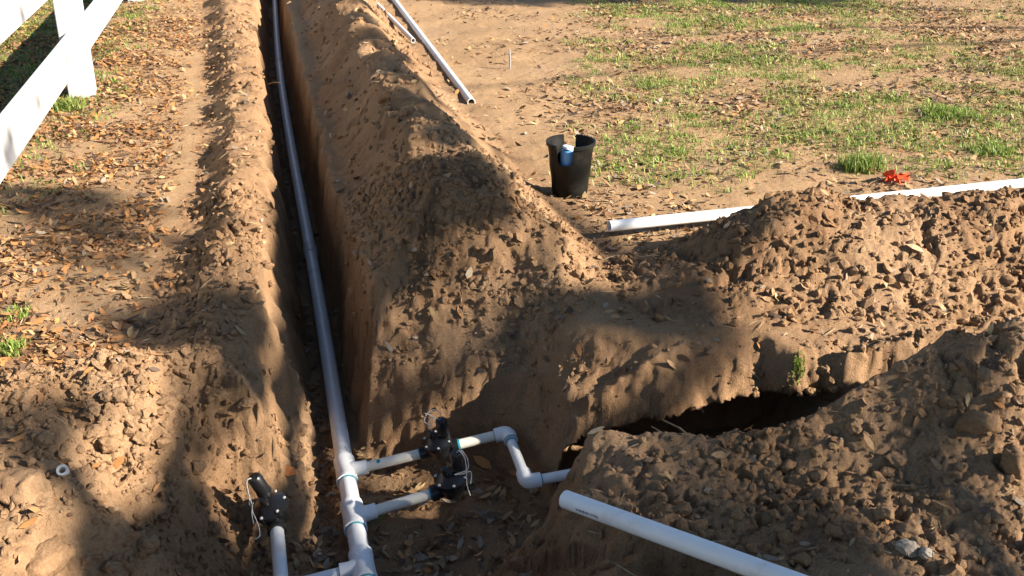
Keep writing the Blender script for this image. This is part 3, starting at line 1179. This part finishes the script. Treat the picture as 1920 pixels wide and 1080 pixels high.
def leaf_density(x, y, z, dg):
    pc = np.interp(y, py_, px_)
    bl = pc - .62                                                 # left foot of the berm
    left = sstep(bl + .06, bl - .10, x) * sstep(2.7, 3.1, y)
    dl = left * np.clip(.66 + 1. * fbm(x, y, 1.6, 2, 201.), .08, 1.)
    mr = pc + .95
    right = sstep(mr - .1, mr + .25, x) * (1 - dg)
    sandy = sstep(.95, .45, (x - (-.3)) / (.12 * y + .1)) * sstep(4.2, 5.0, y)
    dr = right * np.clip(.50 + .9 * fbm(x, y, 1.3, 2, 211.), .05, 1.) * (1 - .75 * sandy)
    pit = sstep(-.38, -.43, z)
    return np.maximum.reduce([dl, dr * 1.0, (.07 + .06 * sstep(.15, .5, fbm(x, y, 2.1, 2, 231.))) * dg * (1 - pit), .55 * pit])


x, y = scatter(150000, 1.75, 12.0)
x2, y2 = scatter(9000, 2.0, 3.4)
x, y = np.append(x, x2), np.append(y, y2)
x2, y2 = scatter(150000, 2.6, 9.0)
m_ = x2 < np.interp(y2, py_, px_) - .45
x, y = np.append(x, x2[m_]), np.append(y, y2[m_])
z, nr, dg, ro = normals(x, y)
keep = (rng.random(len(x)) < leaf_density(x, y, z, dg)) & (nr[:, 2] > .5)
keep &= ~((z < -.3) & (np.abs(x - np.interp(y, ry, rx)) < R2 + .022))
for a_, b_ in ((c1, E1), (c2, V2 + b2 * .07), (E1, E2), (E2, E3), (LV0, LV1), (c3, c3 + b3 * .4)):
    ex, ey = b_.x - a_.x, b_.y - a_.y
    u_ = np.clip(((x - a_.x) * ex + (y - a_.y) * ey) / (ex * ex + ey * ey), 0, 1)
    keep &= ~((z < -.3) & (np.hypot(x - a_.x - u_ * ex, y - a_.y - u_ * ey) < R1 + .02))
x, y, z, nr = x[keep], y[keep], z[keep], nr[keep]
n = len(x)
pitl = z < -.38
ln = (.011 + .048 * rng.random(n) ** 1.6) * np.where(pitl, 1.1, 1)
wd = ln * rng.uniform(.28, .42, n)
w_ = np.where((x < np.interp(y, py_, px_) - .5)[:, None], np.array([[.18, .27, .21, .04, .11, .04, .19]]), np.array([[.26, .07, .2, .17, .14, .12, .04]]))
cs = np.cumsum(w_, 1)
ci = (rng.random(n)[:, None] > cs / cs[:, -1:]).sum(1)
col = PAL[ci] * rng.uniform(.75, 1.2, (n, 1))
litter = leaf_mesh('leaf_litter', x, y, z, nr, ln, wd, col)
tag(litter, 'dry brown and orange fallen leaves covering the ground', 'leaf litter', kind='stuff')

# a few leaves that stand out
for lab, px, py, L, cc in (('curled orange leaf lying above the left black valve', 540, 893, .085, (.50, .20, .07)),
                           ('orange leaf beside the outlet of the two valves', 905, 875, .085, (.55, .26, .09)),
                           ('upright orange leaf left of the lower elbow', 968, 893, .06, (.60, .24, .08)),
                           ('long olive leaf under the nearer branch pipe', 712, 975, .11, (.20, .16, .06)),
                           ('pale leaf lying on the long mound above the pit', 880, 520, .06, (.55, .42, .28)),
                           ('pale upright leaf on the far right heap face', 1715, 472, .07, (.50, .33, .20))):
    q = on_ground(px, py)
    o = leaf_mesh('fallen_leaf', np.array([0.]), np.array([0.]), np.array([0.]), np.array([[0, -.5, .8]]), np.array([L]), np.array([L * .42]), np.array([cc]), .01, .15)
    o.location = q
    tag(o, lab, 'leaf')

# ------------------------------------------------------------------ grass


def blades(name, cx, cy, cz, hgt, cols, lean=.6, wid=.0048):
    n = len(cx)
    an = rng.uniform(0, 6.283, n)
    d = np.stack([np.cos(an), np.sin(an), np.zeros(n)], 1)
    s_ = np.stack([-np.sin(an), np.cos(an), np.zeros(n)], 1)
    le = rng.uniform(.15, 1., n) * lean
    w = wid * rng.uniform(.7, 1.4, n)
    c = np.stack([cx, cy, cz - .004], 1)
    up_ = np.array([[0, 0, 1.]])
    vs = [c - s_ * w[:, None] / 2, c + s_ * w[:, None] / 2]
    m = c + up_ * (hgt * .6)[:, None] + d * (hgt * le * .35)[:, None]
    vs += [m - s_ * w[:, None] * .42, m + s_ * w[:, None] * .42]
    vs.append(c + up_ * (hgt * (1 - .35 * le))[:, None] + d * (hgt * le)[:, None])
    Vv = np.stack(vs, 1).reshape(-1, 3)
    f = np.array([(0, 1, 3), (0, 3, 2), (2, 3, 4)])
    Ff = (f[None] + (np.arange(n) * 5)[:, None, None]).reshape(-1, 3)
    return np_mesh(name, Vv, Ff, M_GRASS, colors=np.repeat(cols, 5, axis=0))


def gcol(n, bright=1.0):
    a = np.array([(.165, .255, .04), (.235, .325, .065), (.10, .165, .03), (.34, .33, .11)])
    return a[rng.choice(4, n, p=[.34, .32, .12, .22])] * rng.uniform(.85, 1.3, (n, 1)) * bright


x, y = scatter(26000, 4.3, 12.0, .62)
ppx, ppy = project(x, y, 0)
gl = sstep(.12, .40, .8 * fbm(x, y, .75, 2, 301.) + .55 * fbm(x, y, 2.6, 2, 311.) + .5 * fbm(x, y, 6.5, 2, 321.) + .33)
den = gl * sstep(1040, 1180, ppx) * sstep(395, 300, ppy)
den *= 1 - .8 * sstep(1500, 1750, ppx) * sstep(150, 60, ppy)
fy = (FA.x + (y - FA.y) * fdir.x / fdir.y)
lawn = sstep(fy - .1, fy - .35, x) * (.75 + .3 * gl)
strip = sstep(fy + .35, fy + .05, x) * sstep(fy - .3, fy, x) * .35 * sstep(4., 5., y)
den = np.maximum.reduce([den, lawn, strip])
keep = rng.random(len(x)) < den
x, y = x[keep], y[keep]
nb = rng.integers(8, 24, len(x))
cx = np.repeat(x, nb)
cy = np.repeat(y, nb)
rad = np.repeat(rng.uniform(.02, .075, len(x)), nb)
cx = cx + rng.normal(0, 1, len(cx)) * rad
cy = cy + rng.normal(0, 1, len(cy)) * rad
cz = terrain(cx, cy)[0]
hg = rng.uniform(.012, .042, len(cx)) * np.repeat(rng.uniform(.7, 1.3, len(x)), nb)
tintc = np.repeat(rng.uniform(.8, 1.25, (len(x), 1)), nb, axis=0)
gr = blades('grass', cx, cy, cz, hg, gcol(len(cx)) * tintc, 1.5)
tag(gr, 'patchy short green grass on the sunny field and behind the fence', 'grass', kind='stuff')
for lab, px, py, rad_, hh, nbl in (('bushy bright grass tuft left of the orange tape scrap', 1615, 318, .10, .10, 420),
                                   ('grass tuft growing at the foot of the white fence post', 128, 205, .10, .09, 320),
                                   ('low green weed at the left edge above the spoil heap', 18, 662, .055, .05, 260),
                                   ('small pale green weed at the left edge among orange leaves', 30, 592, .05, .03, 160),
                                   ('tiny green sprout on the bank above the side trench', 1497, 690, .02, .035, 60),
                                   ('wide grass clump on the field near the right edge', 1780, 215, .15, .06, 900),
                                   ('grass clump near the right edge below the wide clump', 1860, 285, .11, .05, 600)):
    q = on_ground(px, py)
    a = np.clip(rng.normal(0, .5, (nbl, 2)), -.9, .9) * rad_
    cz = terrain(q.x + a[:, 0], q.y + a[:, 1])[0] - q.z
    o = blades('grass_tuft', a[:, 0], a[:, 1], cz, rng.uniform(.4, 1.1, nbl) * hh, gcol(nbl, 1.0), .8)
    o.location = q
    tag(o, lab, 'grass tuft')

# ------------------------------------------------------------------ straw bits and twigs
x, y = scatter(2600, 1.8, 7.0)
z, nr, dg, ro = normals(x, y)
keep = (rng.random(len(x)) < .25 + .5 * dg) & (nr[:, 2] > .45)
x, y, z, nr = x[keep], y[keep], z[keep], nr[keep]
n = len(x)
an = rng.uniform(0, 6.28, n)
d = np.stack([np.cos(an), np.sin(an), rng.normal(0, .15, n)], 1)
d -= nr * (d * nr).sum(1)[:, None] * .8
ln = rng.uniform(.02, .09, n)
s_ = np.cross(d, nr)
c = np.stack([x, y, z + .006], 1)
w = rng.uniform(.001, .0024, n)
a, b = c - d * ln[:, None] / 2, c + d * ln[:, None] / 2
Vv = np.stack([a - s_ * w[:, None], a + s_ * w[:, None], b, c + nr * .003], 1).reshape(-1, 3)
f = np.array([(0, 1, 3), (0, 3, 2), (1, 2, 3)])
o = np_mesh('straw_bits', Vv, (f[None] + (np.arange(n) * 4)[:, None, None]).reshape(-1, 3), M_STRAW, colors=np.repeat(np.array([(.42, .32, .19)]) * rng.uniform(.4, 1.2, (n, 1)), 4, axis=0))
tag(o, 'bits of straw and root strewn over the soil', 'straw', kind='stuff')
for lab, a, b, za, zb, r in (('thin pale twig leaning down into the dark side trench', (1244, 788), (1304, 826), -.10, -.01, .0028),
                             ('shorter twig left of another inside the dark side trench', (1222, 800), (1262, 832), -.10, -.03, .0022),
                             ('thin root poking across the main trench near the top', (503, 158), (524, 155), -.02, .02, .0045),
                             ('pale root sticking out of the left trench bank', (612, 930), (630, 926), -.30, -.29, .004)):
    a, b = P(*a, za), P(*b, zb)
    m = a.lerp(b, .5) + Vector((0, 0, .008))
    o = mesh_obj('twig', *sweep([a, m, b], [r, r, r * .6], 6), M_TWIG, loc=a)
    tag(o, lab, 'twig')

# ------------------------------------------------------------------ the oak out of frame to the right that shades the foreground
#   (px, py, ground z, radius of shade in m, leaf density)
SHADE = [(690, 520, .0, .16, 1.), (720, 470, .1, .15, 1.), (770, 500, .12, .15, 1.), (690, 600, -.08, .16, 1.), (760, 590, .0, .15, 1.), (830, 600, .02, .15, 1.), (740, 670, -.15, .14, 1.), (830, 670, -.12, .12, .9), (880, 540, .12, .12, .9),
         (18, 268, .3, .06, .9), (66, 195, .3, .05, .8), (4, 300, .26, .05, .9), (40, 225, .36, .04, .8), (22, 45, .8, .09, .8), (120, 120, .3, .05, .6), (60, 20, .75, .06, .7),
         (600, 40, .1, .2, 1.), (620, 80, .1, .18, 1.), (640, 125, .1, .18, 1.), (660, 165, .1, .18, 1.), (675, 210, .1, .18, 1.), (665, 250, .08, .16, 1.), (690, 290, .1, .18, 1.), (670, 330, .05, .15, 1.), (730, 300, .2, .14, 1.), (700, 380, .1, .18, 1.), (770, 330, .26, .1, 1.),
         (880, 420, .27, .13, 1.), (850, 480, .2, .15, 1.), (900, 510, .16, .14, 1.), (820, 540, .1, .2, 1.), (960, 590, .06, .14, .9), (760, 560, .06, .2, 1.), 
         (640, 110, .1, .12, 1.), (665, 180, .1, .13, 1.), (700, 250, .12, .15, 1.), (735, 320, .14, .17, 1.), (730, 390, .14, .2, 1.), (615, 50, .1, .12, 1.),
         (1000, 1040, -.25, .34, 1.), (1210, 965, -.05, .30, 1.), (1360, 1040, .05, .28, 1.), (1120, 1080, -.1, .35, 1.), (820, 1060, -.45, .30, 1.), (880, 990, -.45, .20, .9),
         (1110, 900, -.08, .16, .8), (1480, 1075, .08, .24, .8), (1290, 900, 0, .16, .5), (1480, 960, .08, .14, .5), (1620, 1030, .08, .2, .6), (1560, 900, .12, .1, .3),
         (740, 470, .12, .22, .8), (810, 600, .0, .24, .9), (930, 560, .12, .20, .8), (700, 650, -.05, .22, 1.), (880, 660, -.1, .20, .8), (830, 400, .27, .18, .7), (950, 470, .2, .16, .6), (1010, 640, -.1, .15, .7),
         (1180, 510, .02, .16, .8), (1130, 600, .0, .16, .8), (1230, 560, .05, .14, .6), (1330, 530, .12, .10, .5), (1380, 620, .05, .08, .4),
         (470, 690, .0, 0.122, .9), (420, 800, .0, 0.102, .8), (380, 900, .0, 0.095, .8), (480, 850, -.15, 0.095, .8), (130, 770, .08, 0.109, .8), (60, 850, .08, 0.095, .7), (300, 990, .02, 0.150, 1.), (450, 980, -.2, 0.170, 1.),
         (170, 880, .08, 0.068, .5), (200, 1080, .05, 0.170, .9), (420, 1080, -.1, 0.170, 1.), (0, 1010, .05, 0.102, .8), (580, 1000, -.44, 0.136, .9), (700, 1080, -.45, 0.204, 1.),
         (140, 390, 0, 0.150, .7), (40, 380, 0, 0.170, .8), (290, 455, 0, 0.136, .6), (400, 540, .05, 0.136, .8), (350, 600, .05, 0.109, .8), (480, 600, .08, 0.109, .9), (440, 430, .1, 0.095, .5), (180, 500, 0, 0.102, .4), (80, 470, 0, 0.082, .4),
         (250, 610, .03, .12, .5), (760, 735, -.22, .10, .5), (900, 720, -.2, .10, .4),
         (880, -6, 0, .5, .9), (1040, -8, 0, .5, .9), (1430, -4, 0, .4, .8), (1160, -20, 0, .6, .9), (700, -25, 0, .5, .8), (1600, -30, 0, .6, .8)]
#   places the photograph shows in sun: no leaves hang in front of these
LIT = [(1700, 800, .2), (1850, 720, .25), (1600, 720, .15), (1480, 790, .08), (1400, 820, .03), (1800, 900, .15), (1880, 960, .1), (1550, 850, .12), (1700, 900, .15), (1900, 820, .2), (1500, 450, .2), (1700, 450, .2), (1850, 500, .15),
       (1600, 580, .08), (1450, 600, .05), (1400, 450, .2), (1800, 600, .05), (1200, 740, -.1), (1120, 800, -.2), (1350, 700, 0), (1450, 690, 0), (1270, 710, -.05), (650, 880, -.42), (750, 880, -.42), (800, 930, -.42), (960, 880, -.4),
       (700, 930, -.42), (900, 825, -.35), (650, 945, -.42), (780, 950, -.42), (280, 720, .1), (220, 700, .1), (60, 930, .1), (310, 840, .05), (340, 770, .05), (130, 1040, .08), (560, 870, -.25), (550, 820, -.2), (480, 880, -.2), (150, 560, 0), (250, 540, 0),
       (60, 620, 0), (300, 380, 0), (250, 300, 0), (450, 360, .12), (500, 300, .1), (490, 450, .1), (1000, 440, .2), (1060, 480, .1), (930, 300, .25), (1000, 400, .15), (1150, 460, .02), (975, 535, .1), (925, 660, -.08), (870, 715, -.2), (720, 800, -.4), (850, 880, -.42), (900, 870, -.42), (940, 815, -.34), (970, 860, -.36), (1040, 850, -.3),
       (690, 860, -.42), (730, 910, -.42), (560, 920, -.35), (540, 880, -.2), (1060, 820, -.2), (1150, 780, -.15), (30, 590, 0), (100, 530, 0), (200, 330, 0), (350, 330, .02)]
rt = random.Random(5)


REGIONS = [([(560, 420), (700, 330), (850, 300), (960, 400), (1040, 520), (1000, 680), (680, 700), (600, 560)], 58, .95),
           ([(1050, 470), (1300, 440), (1330, 560), (1250, 620), (1100, 650), (1000, 640)], 18, .85),
           ([(380, 560), (540, 560), (560, 760), (440, 780), (400, 700)], 14, .9),
           ([(0, 760), (180, 760), (250, 880), (420, 800), (440, 1080), (0, 1080)], 30, .9),
           ([(890, 1010), (1100, 870), (1400, 860), (1560, 1080), (850, 1080)], 34, 1.),
           ([(0, 340), (420, 400), (420, 470), (0, 430)], 10, .6), ([(300, 560), (420, 500), (480, 600), (300, 640)], 8, .7),
           ([(1560, 960), (1920, 1000), (1920, 1080), (1500, 1080)], 7, .5), ([(690, 700), (960, 690), (930, 780), (700, 790)], 6, .35)]


def inside(poly, x, y):
    c = False
    for (ax_, ay_), (bx_, by_) in zip(poly, poly[1:] + poly[:1]):
        if (ay_ > y) != (by_ > y) and x < ax_ + (y - ay_) / (by_ - ay_) * (bx_ - ax_):
            c = not c
    return c


rq = random.Random(21)
for poly, cnt, dn in REGIONS:
    xs, ys = [p[0] for p in poly], [p[1] for p in poly]
    k = 0
    while k < cnt:
        qx_, qy_ = rq.uniform(min(xs), max(xs)), rq.uniform(min(ys), max(ys))
        if inside(poly, qx_, qy_):
            SHADE.append((qx_, qy_, on_ground(qx_, qy_).z, rq.uniform(.05, .115), dn))
            k += 1


def clump(p, r, dens, out):
    nl = int(dens * 6800 * r * r) + 4
    for _ in range(nl):
        while True:
            q = Vector((rt.uniform(-1, 1), rt.uniform(-1, 1), rt.uniform(-1, 1)))
            if q.length < 1:
                break
        c_ = p + q * (r * 1.05)
        d_ = Vector((rt.uniform(-1, 1), rt.uniform(-1, 1), rt.uniform(-.8, .3))).normalized()
        s2 = d_.cross(Vector((rt.uniform(-1, 1), rt.uniform(-1, 1), rt.uniform(-1, 1)))).normalized()
        l_ = rt.uniform(.06, .11)
        w2 = l_ * .30
        out.append((c_ - d_ * l_ / 2, c_ + s2 * w2, c_ + d_ * l_ / 2, c_ - s2 * w2))


def oak(base, spots, fills, label, trunk_h=3.0, lt=1.0):
    t = empty('oak_tree', base, label, 'tree')
    quads, cents = [], []
    for px, py, z0, r, dn in spots:
        g1 = P(px, py, z0)
        for q in LIT:
            dv = P(*q) - g1
            dv = dv - SUN * dv.dot(SUN)
            r = min(r, dv.length * .95 - .09)
        if r < .05:
            continue
        p = g1 + SUN * rt.uniform(9.5, 12.5)
        cents.append(p)
        clump(p, r, dn, quads)
    for p, r in fills:
        cents.append(p)
        clump(p, r, .22, quads)
    V = [q for qd in quads for q in qd]
    F = [(4 * k, 4 * k + 1, 4 * k + 2, 4 * k + 3) for k in range(len(quads))]
    mesh_obj('crown', V, F, M_CROWN, t, smooth=False)
    top = Vector(base) + Vector((-.3, .1, trunk_h))
    mesh_obj('trunk', *sweep([Vector(base) - Z * .2, Vector(base) + Z * .15, Vector(base) + Vector((-.1, .05, 1.4)), top], [.42, .33, .26, .22], 14), M_BARK, t)
    for k in range(0, len(cents), 3):
        c_ = cents[k]
        m1 = top.lerp(c_, .35) + Vector((0, 0, .35))
        m2 = top.lerp(c_, .75) + Vector((rt.uniform(-.2, .2), rt.uniform(-.2, .2), .15))
        mesh_obj('limb', *sweep([top - Z * .15, m1, m2, c_], [.10 * lt, .055 * lt, .022 * lt, .006 * lt], 8), M_BARK, t)
    return t


near = [s_ for s_ in SHADE if s_[1] > 100]
farl = [s_ for s_ in SHADE if s_[1] <= 100]
fills = []
for _ in range(60):
    vv2 = rt.uniform(-3.4, .3)
    uu = rt.uniform(-2.5, 3.0)
    g0 = Vector((math.cos(SUN_AZ), math.sin(SUN_AZ), 0)) * uu + Vector((-math.sin(SUN_AZ), math.cos(SUN_AZ), 0)) * vv2
    fills.append((g0 + SUN * rt.uniform(10, 13), rt.uniform(.3, .55)))
oak((10.4, -5.2, 0), near, fills, 'spreading oak beyond the right edge of the picture, shading the foreground')
oak((11.5, 7.0, 0), farl, [], 'oak beyond the right edge shading the far end of the field', lt=.35)


def skylight_blocker_oak(base, centre, rad, n, label):
    """unseen oak added so that its crown blocks skylight and deepens the shade"""
    t = empty('oak_tree', base, label, 'tree')  # added tree, out of view, there to dim the sky fill
    base, centre = Vector(base), Vector(centre)
    V, F, tips = [], [], []
    for k in range(70):
        a, q = rt.uniform(0, 6.283), math.sqrt(rt.random())
        tips.append(centre + Vector((math.cos(a) * q * rad, math.sin(a) * q * rad, rt.uniform(-.8, 1.6) * (1 - .5 * q))))
    for k in range(n):
        p = rt.choice(tips) + Vector((rt.gauss(0, .42), rt.gauss(0, .42), rt.gauss(0, .25)))
        p.z = max(p.z, centre.z - 1.3)
        d = Vector((rt.uniform(-1, 1), rt.uniform(-1, 1), rt.uniform(-.5, .3))).normalized()
        e = d.cross(Vector((rt.uniform(-.5, .5), rt.uniform(-.5, .5), 1))).normalized()
        l_ = rt.uniform(.10, .20)
        o = len(V)
        V += [p - d * l_ / 2, p + e * (l_ * .3), p + d * l_ / 2, p - e * (l_ * .3)]
        F.append((o, o + 1, o + 2, o + 3))
    mesh_obj('crown', V, F, M_CROWN, t, smooth=False)
    top = base + Vector((0, 0, 2.6))
    mesh_obj('trunk', *sweep([base - Z * .2, base + Z * .15, base + Z * 1.4, top], [.42, .33, .26, .24], 14), M_BARK, t)
    for c_ in tips[::5]:
        mesh_obj('limb', *sweep([top - Z * .15, top.lerp(c_, .4) + Z * .3, top.lerp(c_, .8) + Z * .1, c_], [.11, .06, .025, .008], 8), M_BARK, t)


skylight_blocker_oak((-6.5, 1.0, 0), (-4.2, 3.0, 6.6), 4.6, 9000, 'added unseen oak on the left, its crown blocking skylight')
skylight_blocker_oak((2.5, -5.5, 0), (1.0, -2.2, 6.4), 4.2, 8000, 'added unseen oak behind the viewer that blocks skylight')
